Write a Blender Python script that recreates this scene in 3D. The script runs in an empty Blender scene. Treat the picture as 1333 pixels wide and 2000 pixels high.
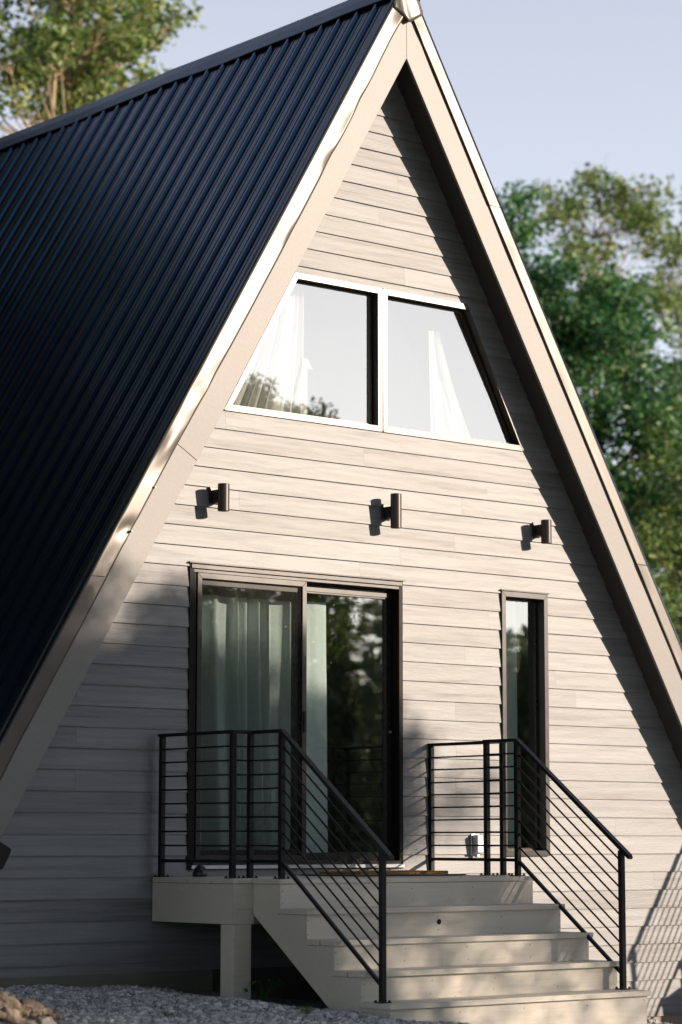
import bpy, math, random
import numpy as np
from mathutils import Vector, Matrix
R = math.radians
random.seed(7)
rng = np.random.default_rng(11)
scene = bpy.context.scene
C = scene.collection

# ------------------------------------------------------------------ camera
cam_d = bpy.data.cameras.new('camera')
cam = bpy.data.objects.new('camera', cam_d); C.objects.link(cam)
cam_d.sensor_fit = 'HORIZONTAL'; cam_d.sensor_width = 24.0
cam_d.lens = 24.0 * 4896.4 / 1333.0
cam_d.clip_start = 0.1; cam_d.clip_end = 2000
r_ = Vector((7.67947521e-01, -6.40512406e-01, 6.80599778e-04))
u_ = Vector((-0.08404177, -0.09970904, 0.99146109))
f_ = Vector((0.63497526, 0.76144728, 0.13040111))
cam.matrix_world = Matrix(((r_.x, u_.x, -f_.x, -12.945), (r_.y, u_.y, -f_.y, -14.966), (r_.z, u_.z, -f_.z, 0.1017), (0, 0, 0, 1)))
cam_d.dof.use_dof = True; cam_d.dof.focus_distance = 18.8; cam_d.dof.aperture_fstop = 1.65
scene.camera = cam

# ------------------------------------------------------------------ sky, sun, exposure
SUN = Vector((0.845, -1.0, 0.370)).normalized()          # towards the sun
world = bpy.data.worlds.new("World"); scene.world = world; world.use_nodes = True
wn = world.node_tree
sky = wn.nodes.new('ShaderNodeTexSky'); sky.sky_type = 'NISHITA'; sky.sun_disc = False
sky.sun_elevation = math.asin(SUN.z); sky.sun_rotation = math.atan2(SUN.x, SUN.y)
sky.air_density = 1.0; sky.dust_density = 0.2; sky.ozone_density = 2.5
hsv = wn.nodes.new('ShaderNodeHueSaturation'); hsv.inputs['Hue'].default_value = 0.522; hsv.inputs['Saturation'].default_value = 0.36; wn.links.new(sky.outputs[0], hsv.inputs['Color'])
bg = wn.nodes['Background']; wn.links.new(hsv.outputs[0], bg.inputs[0]); bg.inputs[1].default_value = 0.14
sd = bpy.data.lights.new('sun', 'SUN'); sd.energy = 4.8; sd.angle = R(0.55); sd.color = (1.0, 0.81, 0.645)
sun = bpy.data.objects.new('sun', sd); C.objects.link(sun)
sun.rotation_euler = SUN.to_track_quat('Z', 'Y').to_euler(); sun.location = (15, -20, 12)
vs = scene.view_settings
vs.view_transform = 'Standard'; vs.look = 'None'; vs.gamma = 1.0; vs.exposure = 0.84
try: vs.use_curve_mapping = False
except Exception: pass
scene.cycles.max_bounces = 10; scene.cycles.transparent_max_bounces = 16

# ------------------------------------------------------------------ material helpers
class NT:
    def __init__(s, name):
        s.m = bpy.data.materials.new(name); s.m.use_nodes = True; s.t = s.m.node_tree
        s.b = s.t.nodes['Principled BSDF']; s.out = s.t.nodes['Material Output']
    def n(s, typ, **k):
        x = s.t.nodes.new(typ)
        for a, v in k.items(): setattr(x, a, v)
        return x
    def l(s, a, b): s.t.links.new(a, b)
    def val(s, sock, v):
        if isinstance(v, (int, float)): sock.default_value = v
        elif isinstance(v, tuple): sock.default_value = v
        else: s.l(v, sock)
    def math(s, op, a, b=None, c=None):
        x = s.n('ShaderNodeMath', operation=op)
        s.val(x.inputs[0], a)
        if b is not None: s.val(x.inputs[1], b)
        if c is not None: s.val(x.inputs[2], c)
        return x.outputs[0]
    def mapping(s, scale=(1, 1, 1), loc=(0, 0, 0), rot=(0, 0, 0), coord='Object'):
        tc = s.n('ShaderNodeTexCoord'); mp = s.n('ShaderNodeMapping')
        mp.inputs['Scale'].default_value = scale; mp.inputs['Location'].default_value = loc; mp.inputs['Rotation'].default_value = rot
        s.l(tc.outputs[coord], mp.inputs[0]); return mp.outputs[0]
    def noise(s, vec, scale=5, detail=4, rough=0.55, dist=0.0):
        x = s.n('ShaderNodeTexNoise'); s.l(vec, x.inputs['Vector'])
        x.inputs['Scale'].default_value = scale; x.inputs['Detail'].default_value = detail
        x.inputs['Roughness'].default_value = rough; x.inputs['Distortion'].default_value = dist
        return x.outputs[0]
    def ramp(s, fac, stops):
        x = s.n('ShaderNodeValToRGB'); s.l(fac, x.inputs[0]); cr = x.color_ramp
        while len(cr.elements) < len(stops): cr.elements.new(0.5)
        for e, (p, c) in zip(cr.elements, stops):
            e.position = p; e.color = (c, c, c, 1) if isinstance(c, (int, float)) else (*c, 1)
        return x.outputs[0]
    def mix(s, fac, a, b, mode='MIX'):
        x = s.n('ShaderNodeMix', data_type='RGBA', blend_type=mode)
        s.val(x.inputs[0], fac)
        for i, v in ((6, a), (7, b)):
            if isinstance(v, tuple): x.inputs[i].default_value = (*v, 1) if len(v) == 3 else v
            else: s.l(v, x.inputs[i])
        return x.outputs[2]
    def bump(s, h, strength=0.5, dist=0.01, normal=None):
        x = s.n('ShaderNodeBump'); s.l(h, x.inputs['Height'])
        x.inputs['Strength'].default_value = strength; x.inputs['Distance'].default_value = dist
        if normal is not None: s.l(normal, x.inputs['Normal'])
        s.l(x.outputs[0], s.b.inputs['Normal']); return x.outputs[0]
    def base(s, c):
        s.val(s.b.inputs['Base Color'], (*c, 1) if isinstance(c, tuple) and len(c) == 3 else c)
    def set(s, rough=0.5, metal=0.0, spec=0.5):
        s.val(s.b.inputs['Roughness'], rough); s.val(s.b.inputs['Metallic'], metal)
        s.b.inputs['Specular IOR Level'].default_value = spec

S = 0.1524     # siding exposure
def mat_siding():
    n = NT('grey_lap_siding')
    tc = n.n('ShaderNodeTexCoord'); sp = n.n('ShaderNodeSeparateXYZ'); n.l(tc.outputs['Object'], sp.inputs[0])
    x, z = sp.outputs[0], sp.outputs[2]
    course = n.math('FLOOR', n.math('DIVIDE', n.math('ADD', z, S * 20 - 0.001), S))
    wn1 = n.n('ShaderNodeTexWhiteNoise', noise_dimensions='1D'); n.l(course, wn1.inputs['W'])
    bx = n.math('ADD', n.math('DIVIDE', x, 3.66), n.math('MULTIPLY', wn1.outputs[0], 7.3))
    board = n.math('FLOOR', bx)
    cmb = n.n('ShaderNodeCombineXYZ'); n.l(course, cmb.inputs[0]); n.l(board, cmb.inputs[1])
    wn2 = n.n('ShaderNodeTexWhiteNoise', noise_dimensions='3D'); n.l(cmb.outputs[0], wn2.inputs['Vector'])
    rnd = wn2.outputs[0]
    # streaky tone, shifted per board
    c2 = n.n('ShaderNodeCombineXYZ')
    n.l(n.math('ADD', x, n.math('MULTIPLY', rnd, 37.0)), c2.inputs[0]); n.l(rnd, c2.inputs[1]); n.l(z, c2.inputs[2])
    m1 = n.n('ShaderNodeMapping'); m1.inputs['Scale'].default_value = (0.6, 1, 15); n.l(c2.outputs[0], m1.inputs[0])
    st = n.noise(m1.outputs[0], 1.6, 6, 0.62)
    m3 = n.n('ShaderNodeMapping'); m3.inputs['Scale'].default_value = (6, 1, 90); n.l(c2.outputs[0], m3.inputs[0])
    fine = n.noise(m3.outputs[0], 2.0, 3, 0.6)
    tone = n.math('ADD', n.math('MULTIPLY', st, 0.92), n.math('MULTIPLY', rnd, 0.20))
    tone = n.math('ADD', tone, n.math('MULTIPLY', fine, 0.22))
    col = n.ramp(tone, [(0.42, (0.104, 0.103, 0.104)), (0.57, (0.150, 0.158, 0.165)), (0.80, (0.200, 0.214, 0.224))])
    # butt joint between boards
    fr = n.math('FRACT', bx)
    seam = n.math('LESS_THAN', fr, 0.0011)
    col = n.mix(n.math('MULTIPLY', seam, 0.6), col, (0.06, 0.06, 0.06))
    n.base(col)
    # embossed cathedral grain
    m2 = n.n('ShaderNodeMapping'); m2.inputs['Scale'].default_value = (1.0, 1, 5.5); n.l(c2.outputs[0], m2.inputs[0])
    g = n.noise(m2.outputs[0], 1.5, 2, 0.5, 0.3)
    ring = n.math('SINE', n.math('ADD', n.math('MULTIPLY', g, 110.0), n.math('MULTIPLY', z, 420.0)))
    brk = n.noise(m3.outputs[0], 0.9, 2, 0.5)
    h = n.math('ADD', n.math('MULTIPLY', n.math('POWER', n.math('ADD', n.math('MULTIPLY', ring, 0.5), 0.5), 2.0), brk), n.math('MULTIPLY', fine, 0.25))
    n.bump(h, 0.26, 0.002)
    n.set(0.5, 0, 0.42)
    return n.m

def mat_paint(name, c1, c2, rough=0.5, grain=(2, 40, 40), bump=0.15, spec=0.5, knots=False):
    n = NT(name)
    v = n.mapping(grain)
    a = n.noise(v, 1.5, 5, 0.6)
    big = n.noise(n.mapping((1, 1, 1)), 1.7, 3, 0.5)
    f = n.math('ADD', n.math('MULTIPLY', a, 0.5), n.math('MULTIPLY', big, 0.5))
    col = n.ramp(f, [(0.3, c1), (0.7, c2)])
    if knots:
        vo = n.n('ShaderNodeTexVoronoi'); n.l(n.mapping((1.9, 1.9, 3.1)), vo.inputs['Vector']); vo.inputs['Scale'].default_value = 1.6
        k = n.ramp(vo.outputs['Distance'], [(0.0, 0.75), (0.028, 0.35), (0.05, 0.0)])
        col = n.mix(k, col, tuple(x * 0.45 for x in c1))
        vs_ = n.n('ShaderNodeTexVoronoi'); n.l(n.mapping((1, 1, 1), (3, 1, 7)), vs_.inputs['Vector']); vs_.inputs['Scale'].default_value = 8
        k2 = n.ramp(vs_.outputs['Distance'], [(0.0, 0.9), (0.03, 0.0)])
        col = n.mix(k2, col, (0.05, 0.045, 0.04))
    n.base(col); n.bump(a, bump, 0.004); n.set(rough, 0, spec)
    return n.m

def mat_metal(name, col, rough=0.35, metal=0.0, spec=0.5, bump=0.06, scale=6.0, coat=0.0):
    n = NT(name)
    v = n.mapping((1, 1, 1))
    a = n.noise(v, scale, 3, 0.5)
    d = n.noise(v, 45, 3, 0.6)
    n.base(n.mix(a, tuple(c * 0.85 for c in col), tuple(c * 1.15 for c in col)))
    n.set(n.math('ADD', n.math('MULTIPLY', a, 0.08), rough - 0.04), metal, spec)
    n.bump(a, bump, 0.01)
    if coat: n.b.inputs['Coat Weight'].default_value = coat; n.b.inputs['Coat Roughness'].default_value = 0.25
    return n.m

def mat_glass(name, refl, tint, rough=0.0, wav=0.02):
    n = NT(name)
    tr = n.n('ShaderNodeBsdfTransparent'); tr.inputs[0].default_value = (*tint, 1)
    gl = n.n('ShaderNodeBsdfGlossy'); gl.inputs['Roughness'].default_value = rough; gl.inputs[0].default_value = (1, 0.975, 0.955, 1)
    b = n.n('ShaderNodeBump'); n.l(n.noise(n.mapping((1, 1, 1)), 1.3, 2, 0.4), b.inputs['Height'])
    b.inputs['Strength'].default_value = wav; b.inputs['Distance'].default_value = 0.1
    n.l(b.outputs[0], gl.inputs['Normal'])
    lw = n.n('ShaderNodeLayerWeight'); lw.inputs['Blend'].default_value = 0.5
    f = n.math('ADD', n.math('MULTIPLY', n.math('POWER', lw.outputs['Facing'], 4.0), 0.9), refl + 0.05); f = n.math('MINIMUM', f, 1.0)
    mx = n.n('ShaderNodeMixShader'); n.l(f, mx.inputs[0]); n.l(tr.outputs[0], mx.inputs[1]); n.l(gl.outputs[0], mx.inputs[2])
    n.l(mx.outputs[0], n.out.inputs[0]); return n.m

def mat_cloth(name, c1, c2, trans=0.4):
    n = NT(name)
    v = n.mapping((60, 60, 60)); a = n.noise(v, 3, 2, 0.6)
    col = n.mix(a, c1, c2)
    df = n.n('ShaderNodeBsdfDiffuse'); n.l(col, df.inputs[0]); tl = n.n('ShaderNodeBsdfTranslucent'); n.l(col, tl.inputs[0])
    mx = n.n('ShaderNodeMixShader'); mx.inputs[0].default_value = trans
    n.l(df.outputs[0], mx.inputs[1]); n.l(tl.outputs[0], mx.inputs[2]); n.l(mx.outputs[0], n.out.inputs[0]); return n.m

def mat_screen():
    n = NT('insect_screen')
    df = n.n('ShaderNodeBsdfDiffuse'); df.inputs[0].default_value = (0.03, 0.03, 0.03, 1)
    a = n.noise(n.mapping((1, 1, 1)), 2.0, 2, 0.5)
    tr = n.n('ShaderNodeBsdfTransparent')
    mx = n.n('ShaderNodeMixShader'); n.l(n.math('ADD', n.math('MULTIPLY', a, 0.1), 0.24), mx.inputs[0])
    n.l(tr.outputs[0], mx.inputs[1]); n.l(df.outputs[0], mx.inputs[2]); n.l(mx.outputs[0], n.out.inputs[0]); return n.m

def mat_leaf(name, stops, trans=0.35):
    n = NT(name)
    g = n.n('ShaderNodeNewGeometry')
    big = n.noise(n.mapping((1, 1, 1)), 0.55, 3, 0.5)
    f = n.math('ADD', n.math('MULTIPLY', g.outputs['Random Per Island'], 0.62), n.math('MULTIPLY', big, 0.45))
    col = n.ramp(f, stops)
    n.base(col); n.set(0.5, 0, 0.4)
    tl = n.n('ShaderNodeBsdfTranslucent'); n.l(col, tl.inputs[0])
    mx = n.n('ShaderNodeMixShader'); mx.inputs[0].default_value = trans
    n.l(n.b.outputs[0], mx.inputs[1]); n.l(tl.outputs[0], mx.inputs[2]); n.l(mx.outputs[0], n.out.inputs[0])
    return n.m

def mat_bark(name, c1, c2):
    n = NT(name); a = n.noise(n.mapping((9, 9, 1.6)), 2.2, 6, 0.65)
    n.base(n.ramp(a, [(0.3, c1), (0.7, c2)])); n.set(0.85); n.bump(a, 0.8, 0.02); return n.m

def mat_ground():
    n = NT('gravel_ground')
    v = n.mapping((1, 1, 1))
    vo = n.n('ShaderNodeTexVoronoi'); n.l(v, vo.inputs['Vector']); vo.inputs['Scale'].default_value = 42
    big = n.noise(v, 0.35, 4, 0.6)
    gcol = n.mix(n.ramp(vo.outputs['Color'], [(0.1, 0.0), (0.9, 1.0)]), (0.13, 0.137, 0.15), (0.44, 0.455, 0.47))
    far = n.noise(v, 3.0, 6, 0.7)
    soil = n.ramp(far, [(0.3, (0.035, 0.045, 0.015)), (0.7, (0.09, 0.10, 0.035))])
    sp = n.n('ShaderNodeSeparateXYZ'); n.l(v, sp.inputs[0])
    dx = n.math('SUBTRACT', sp.outputs[0], 0.0); dy = n.math('ADD', sp.outputs[1], 3.0)
    d = n.math('SQRT', n.math('ADD', n.math('MULTIPLY', dx, dx), n.math('MULTIPLY', dy, dy)))
    d = n.math('ADD', d, n.math('MULTIPLY', big, 4.0))
    f = n.ramp(n.math('DIVIDE', d, 20.0), [(0.50, 0.0), (0.62, 1.0)])
    n.base(n.mix(f, gcol, soil)); n.set(0.9)
    n.bump(n.math('ADD', vo.outputs['Distance'], n.noise(v, 20, 4, 0.6)), 0.9, 0.02)
    return n.m

def mat_stone(name, stops, scale=9):
    n = NT(name); g = n.n('ShaderNodeNewGeometry')
    a = n.noise(n.mapping((1, 1, 1)), scale, 5, 0.65)
    f = n.math('ADD', n.math('MULTIPLY', g.outputs['Random Per Island'], 0.6), n.math('MULTIPLY', a, 0.4))
    n.base(n.ramp(f, stops)); n.set(0.85); n.bump(a, 0.6, 0.01); return n.m

M = dict(
    siding=mat_siding(),
    fascia=mat_paint('fascia_paint', (0.165, 0.165, 0.160), (0.20, 0.20, 0.195), 0.5, (25, 25, 25), 0.2, 0.42),
    trim=mat_metal('dark_bronze_trim', (0.085, 0.078, 0.07), 0.37, 0.25, 0.45, 0.10, 4, 0.0),
    roof=mat_metal('black_roof_metal', (0.003, 0.0055, 0.010), 0.20, 0.0, 1.0, 0.05, 3),
    cap=mat_metal('black_ridge_metal', (0.035, 0.045, 0.062), 0.34, 0.0, 1.0, 0.25, 2.5),
    soffit=mat_paint('soffit_paint', (0.03, 0.028, 0.026), (0.05, 0.047, 0.044), 0.7),
    frame=mat_metal('dark_window_frame', (0.024, 0.023, 0.022), 0.29, 0.0, 0.40, 0.03, 8),
    door=mat_metal('black_door_frame', (0.012, 0.0115, 0.011), 0.27, 0.0, 0.4, 0.03, 8),
    rail=mat_metal('black_rail_steel', (0.005, 0.0055, 0.008), 0.34, 0.0, 0.24, 0.10, 30),
    lamp=mat_metal('bronze_lamp_metal', (0.028, 0.022, 0.018), 0.36, 0.2, 0.6, 0.02, 10),
    deck=mat_paint('beige_deck_paint', (0.47, 0.45, 0.395), (0.58, 0.555, 0.49), 0.6, (2.2, 30, 30), 0.35, 0.35, True),
    found=mat_paint('foundation_concrete', (0.24, 0.20, 0.155), (0.36, 0.31, 0.24), 0.9, (6, 6, 6), 0.6, 0.2),
    skirt=mat_paint('skirt_board', (0.11, 0.12, 0.095), (0.17, 0.175, 0.145), 0.8, (3, 30, 30), 0.4, 0.2),
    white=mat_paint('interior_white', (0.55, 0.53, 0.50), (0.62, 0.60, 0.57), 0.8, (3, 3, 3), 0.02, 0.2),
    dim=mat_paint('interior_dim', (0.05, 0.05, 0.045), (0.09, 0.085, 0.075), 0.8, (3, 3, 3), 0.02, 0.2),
    floor=mat_paint('interior_floor', (0.10, 0.065, 0.04), (0.16, 0.10, 0.06), 0.5, (2, 30, 30), 0.1),
    glass_up=mat_glass('upper_glass', 0.24, (0.80, 0.84, 0.82), 0.0, 0.004),
    glass=mat_glass('door_glass', 0.20, (0.88, 0.95, 0.94), 0.0, 0.008),
    screen=mat_screen(),
    curtain=mat_cloth('teal_white_curtain', (0.72, 0.80, 0.79), (0.80, 0.88, 0.87), 0.3),
    curtain_w=mat_cloth('white_curtain', (0.78, 0.78, 0.76), (0.86, 0.86, 0.84), 0.35),
    coir=mat_paint('coir_fibre', (0.26, 0.15, 0.055), (0.40, 0.25, 0.10), 0.95, (60, 60, 60), 1.0, 0.1),
    rubber=mat_metal('black_rubber', (0.012, 0.013, 0.015), 0.32, 0.0, 0.5, 0.0),
    matte=mat_metal('matte_black_frame', (0.008, 0.008, 0.008), 0.5, 0.0, 0.12, 0.02, 8),
    hill=mat_paint('wooded_hill', (0.04, 0.06, 0.03), (0.07, 0.09, 0.045), 0.9, (1, 1, 1), 0.0, 0.1),
    galv=mat_metal('silver_box_metal', (0.55, 0.56, 0.58), 0.30, 0.9, 0.5, 0.05, 20),
    ground=mat_ground(),
    gravel=mat_stone('gravel_stones', [(0.1, (0.15, 0.16, 0.175)), (0.5, (0.38, 0.395, 0.41)), (0.9, (0.66, 0.66, 0.66))], 40),
    rock=mat_stone('pale_rock', [(0.2, (0.22, 0.21, 0.19)), (0.8, (0.48, 0.45, 0.38))], 8),
    wood=mat_bark('weathered_wood', (0.03, 0.022, 0.017), (0.30, 0.245, 0.185)),
    barkp=mat_bark('pale_bark', (0.22, 0.16, 0.09), (0.45, 0.35, 0.22)),
    barkd=mat_bark('dark_bark', (0.05, 0.04, 0.03), (0.13, 0.10, 0.075)),
    leaf_olive=mat_leaf('olive_leaves', [(0.15, (0.06, 0.12, 0.035)), (0.5, (0.13, 0.215, 0.055)), (0.78, (0.25, 0.31, 0.085)), (0.97, (0.46, 0.40, 0.13))]),
    leaf_green=mat_leaf('deep_green_leaves', [(0.15, (0.022, 0.085, 0.038)), (0.55, (0.045, 0.15, 0.05)), (0.95, (0.15, 0.27, 0.06))], 0.3),
    leaf_yel=mat_leaf('yellow_green_leaves', [(0.15, (0.035, 0.10, 0.03)), (0.5, (0.10, 0.19, 0.045)), (0.95, (0.30, 0.33, 0.08))]),
    leaf_far=mat_leaf('far_leaves', [(0.15, (0.12, 0.17, 0.09)), (0.95, (0.27, 0.33, 0.19))], 0.4),
    leaf_dark=mat_leaf('dark_leaves', [(0.15, (0.012, 0.028, 0.010)), (0.95, (0.05, 0.08, 0.025))], 0.25),
)

for k_ in ('roof', 'cap'): M[k_].node_tree.nodes['Principled BSDF'].inputs['Specular Tint'].default_value = (0.22, 0.52, 1.0, 1)
# ------------------------------------------------------------------ mesh helpers
class MB:
    def __init__(s): s.v = []; s.f = []; s.mi = {}
    def add(s, vs_, fs):
        o = len(s.v); s.v += [tuple(p) for p in vs_]; s.f += [tuple(i + o for i in f) for f in fs]; return s
    def box(s, x0, x1, y0, y1, z0, z1):
        return s.add([(x0, y0, z0), (x1, y0, z0), (x1, y1, z0), (x0, y1, z0), (x0, y0, z1), (x1, y0, z1), (x1, y1, z1), (x0, y1, z1)],
                     [(0, 3, 2, 1), (4, 5, 6, 7), (0, 1, 5, 4), (1, 2, 6, 5), (2, 3, 7, 6), (3, 0, 4, 7)])
    def prism_xz(s, poly, y0, y1):           # polygon in x,z extruded along y
        n = len(poly)
        a = sum(poly[i][0] * poly[(i + 1) % n][1] - poly[(i + 1) % n][0] * poly[i][1] for i in range(n))
        if a < 0: poly = poly[::-1]
        vs_ = [(x, y0, z) for x, z in poly] + [(x, y1, z) for x, z in poly]
        return s.add(vs_, [tuple(range(n)), tuple(range(2 * n - 1, n - 1, -1))] + [(i + n, (i + 1) % n + n, (i + 1) % n, i) for i in range(n)])
    def prism_yz(s, poly, x0, x1):
        n = len(poly)
        a = sum(poly[i][0] * poly[(i + 1) % n][1] - poly[(i + 1) % n][0] * poly[i][1] for i in range(n))
        if a > 0: poly = poly[::-1]
        vs_ = [(x0, y, z) for y, z in poly] + [(x1, y, z) for y, z in poly]
        return s.add(vs_, [tuple(range(n)), tuple(range(2 * n - 1, n - 1, -1))] + [(i + n, (i + 1) % n + n, (i + 1) % n, i) for i in range(n)])
    def tube(s, pts, rad, seg=8, cap=True):
        pts = [Vector(p) for p in pts]
        if isinstance(rad, (int, float)): rad = [rad] * len(pts)
        o = len(s.v); n = len(pts); ref = Vector((0.31, 0.17, 0.93))
        for i, p in enumerate(pts):
            d = (pts[min(i + 1, n - 1)] - pts[max(i - 1, 0)]).normalized()
            a = d.cross(ref)
            if a.length < 0.2: a = d.cross(Vector((1, 0, 0)))
            a.normalize(); b = d.cross(a)
            for k in range(seg):
                t = 2 * math.pi * k / seg
                q = p + (a * math.cos(t) + b * math.sin(t)) * rad[i]; s.v.append((q.x, q.y, q.z))
        for i in range(n - 1):
            for k in range(seg):
                k2 = (k + 1) % seg
                s.f.append((o + i * seg + k, o + i * seg + k2, o + (i + 1) * seg + k2, o + (i + 1) * seg + k))
        if cap:
            s.f.append(tuple(o + k for k in range(seg - 1, -1, -1))); s.f.append(tuple(o + (n - 1) * seg + k for k in range(seg)))
        return s
    def sqbar(s, p0, p1, w, h):              # rectangular bar between two points lying in a y-z or x-z plane
        p0, p1 = Vector(p0), Vector(p1); d = (p1 - p0).normalized()
        side = Vector((-d.y, d.x, 0)) if abs(d.z) < 0.999 else Vector((1, 0, 0))
        side = side.normalized(); up = side.cross(d).normalized() * -1
        if up.z < 0: up = -up
        vs_ = []
        for p in (p0, p1):
            for a, b in ((-1, -1), (1, -1), (1, 1), (-1, 1)): vs_.append(p + side * a * w / 2 + up * b * h / 2)
        return s.add(vs_, [(0, 3, 2, 1), (4, 5, 6, 7), (0, 1, 5, 4), (1, 2, 6, 5), (2, 3, 7, 6), (3, 0, 4, 7)])
    def build(s, name, mat, parent=None, smooth=False, bevel=0.0, loc=None):
        me = bpy.data.meshes.new(name); me.from_pydata(s.v, [], s.f); me.update()
        o = bpy.data.objects.new(name, me); C.objects.link(o)
        mats = mat if isinstance(mat, list) else [mat]
        for m in mats: me.materials.append(m)
        for a_, (b_, k_) in s.mi.items():
            for q_ in range(a_, b_): me.polygons[q_].material_index = k_
        if smooth: me.polygons.foreach_set('use_smooth', [True] * len(me.polygons))
        if bevel:
            b = o.modifiers.new('bevel', 'BEVEL'); b.width = bevel; b.segments = 2; b.limit_method = 'ANGLE'; b.angle_limit = R(40)
        if parent is not None:
            o.parent = parent
            if parent.type == 'EMPTY' or True: o.matrix_parent_inverse = Matrix.Translation(parent_loc(parent)).inverted()
        return o
def parent_loc(p):
    l = Vector(p.location)
    q = p
    while q.parent is not None:
        l = l + q.matrix_parent_inverse.to_translation() + Vector(q.parent.location); q = q.parent
    return l
def tag(o, label=None, cat=None, group=None, kind=None):
    if label: o['label'] = label
    if cat: o['category'] = cat
    if group: o['group'] = group
    if kind: o['kind'] = kind
    return o
def empty(name, loc, label, cat, group=None):
    o = bpy.data.objects.new(name, None); C.objects.link(o); o.location = loc; o.empty_display_size = 0.2
    return tag(o, label, cat, group)
def copy_tree(o, parent=None):
    c = o.copy(); C.objects.link(c)
    if parent is not None: c.parent = parent
    for ch in [x for x in list(scene.objects) if x.parent == o]: copy_tree(ch, c)
    return c
def fix_normals(o):
    import bmesh
    b = bmesh.new(); b.from_mesh(o.data); bmesh.ops.recalc_face_normals(b, faces=b.faces); b.to_mesh(o.data); b.free(); return o

# ------------------------------------------------------------------ ground
def gz(x, y):
    z = -0.912 - 0.092 * min(max(0.0, x + 2.6), 9) + 0.038 * max(min(y, 0), -30)
    return z
def ground():
    xs = sorted(set(list(np.linspace(-12, 12, 97)) + [-600, -300, -150, -80, -50, -30, -20, -15, 15, 20, 30, 50, 80, 150, 300, 600]))
    ys = sorted(set(list(np.linspace(-10, 6, 81)) + [-600, -300, -150, -80, -60, -45, -30, -24, -18, -14, 10, 20, 40, 80, 150, 300, 600]))
    mb = MB(); nx = len(xs)
    for y in ys:
        for x in xs:
            z = gz(x, y)
            if abs(x) < 12 and -10 < y < 6: z += 0.012 * math.sin(x * 3.1 + y * 1.7) + 0.008 * math.sin(x * 7.3 - y * 5.1) - 0.006
            mb.v.append((x, y, z))
    for j in range(len(ys) - 1):
        for i in range(nx - 1):
            a = j * nx + i; mb.f.append((a, a + 1, a + nx + 1, a + nx))
    tag(mb.build('ground', M['ground'], smooth=True), kind='structure')
ground()

# ------------------------------------------------------------------ the cabin
s = 0.5926; n_ = math.sqrt(1 + s * s)
ZA_IN = 6.372; ZA_SOF = 6.46; ZA_SEAM = 6.80; ZA_OUT = 7.045; ZR = 7.03; YF = -0.266; YB = 9.0
ZB = -1.25
cabin = empty('a_frame_cabin', (0, 0, -0.95), 'grey sided A-frame cabin with steep black ribbed metal roof and beige rake boards', 'cabin')

# siding: lap boards clipped to the gable and to the openings
DX0, DX1, DZ0, DZ1 = -1.942, 0.162, -0.107, 2.155
NX0, NX1, NZ0, NZ1 = 1.243, 1.772, -0.016, 2.153
UZ0, UZ1 = 3.343, 4.514
def ul(z): return -1.634 + (z - UZ0) / (UZ1 - UZ0) * (1.634 - 0.942)
def ur(z): return 1.515 - (z - UZ0) / (UZ1 - UZ0) * (1.515 - 0.884)
def gl(z): return s * (ZA_SOF - z)
def siding():
    mb = MB()
    cuts = [-0.832, DZ0, DZ1, NZ0, NZ1, UZ0, UZ1]
    LIP = 0.0135
    for k in range(-9, 43):
        za, zb = k * S, (k + 1) * S
        if za > ZA_SOF - 0.02: break
        zs = [za] + sorted(c for c in cuts if za < c < zb) + [min(zb, ZA_SOF - 0.005)]
        jig = rng.normal(0, 0.0012)
        for z0, z1 in zip(zs[:-1], zs[1:]):
            zm = (z0 + z1) / 2
            holes = []
            if DZ0 < zm < DZ1: holes.append((lambda z: DX0, lambda z: DX1))
            if NZ0 < zm < NZ1: holes.append((lambda z: NX0, lambda z: NX1))
            if UZ0 < zm < UZ1: holes.append((ul, ur))
            edges = [lambda z: -gl(z)]
            for a, b in holes: edges += [a, b]
            edges.append(lambda z: gl(z))
            for i in range(0, len(edges), 2):
                L, Rr = edges[i], edges[i + 1]
                z0c = z0
                yy = lambda z: -LIP * (1 - (z - za) / S) + jig * (1 - (z - za) / S)
                a0, b0, a1, b1 = L(z0), Rr(z0), L(z1), Rr(z1)
                if zm < -0.833:           # left siding ends on a skirt board
                    if b0 < -1.6: continue
                    a0 = a1 = max(a0, -0.4)
                nn = 6
                top = []
                for j in range(nn + 1):
                    t = j / nn
                    mb.v.append((a0 + (b0 - a0) * t, yy(z0), z0)); mb.v.append((a1 + (b1 - a1) * t, yy(z1), z1))
                o = len(mb.v) - 2 * (nn + 1)
                for j in range(nn):
                    mb.f.append((o + 2 * j, o + 2 * j + 2, o + 2 * j + 3, o + 2 * j + 1))
                if z0 == za:             # underside of the lap, then the recessed shadow gap
                    mb.add([(a0, yy(z0), z0), (b0, yy(z0), z0), (b0, 0.004, z0 + 0.0005), (a0, 0.004, z0 + 0.0005)], [(0, 3, 2, 1)])
    # backing sheet a little behind, closes the laps
    o = mb.build('siding', M['siding'], cabin)
    return o
siding()
mb = MB()       # structural wall behind the siding, pieces around the openings
W0, W1 = 0.012, 0.11
def wall_piece(zlo, zhi, L, Rr):
    mb.prism_xz([(L(zlo), zlo), (Rr(zlo), zlo), (Rr(zhi), zhi), (L(zhi), zhi)], W0, W1)
G0 = lambda z: -gl(z)
G1 = lambda z: gl(z)
wall_piece(ZB, DZ0, G0, G1)
wall_piece(DZ0, NZ0, G0, lambda z: DX0); wall_piece(DZ0, NZ0, lambda z: DX1, G1)
wall_piece(NZ0, NZ1, G0, lambda z: DX0); wall_piece(NZ0, NZ1, lambda z: DX1, lambda z: NX0); wall_piece(NZ0, NZ1, lambda z: NX1, G1)
wall_piece(NZ1, DZ1, G0, lambda z: DX0); wall_piece(NZ1, DZ1, lambda z: DX1, G1)
wall_piece(DZ1, UZ0, G0, G1)
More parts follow.
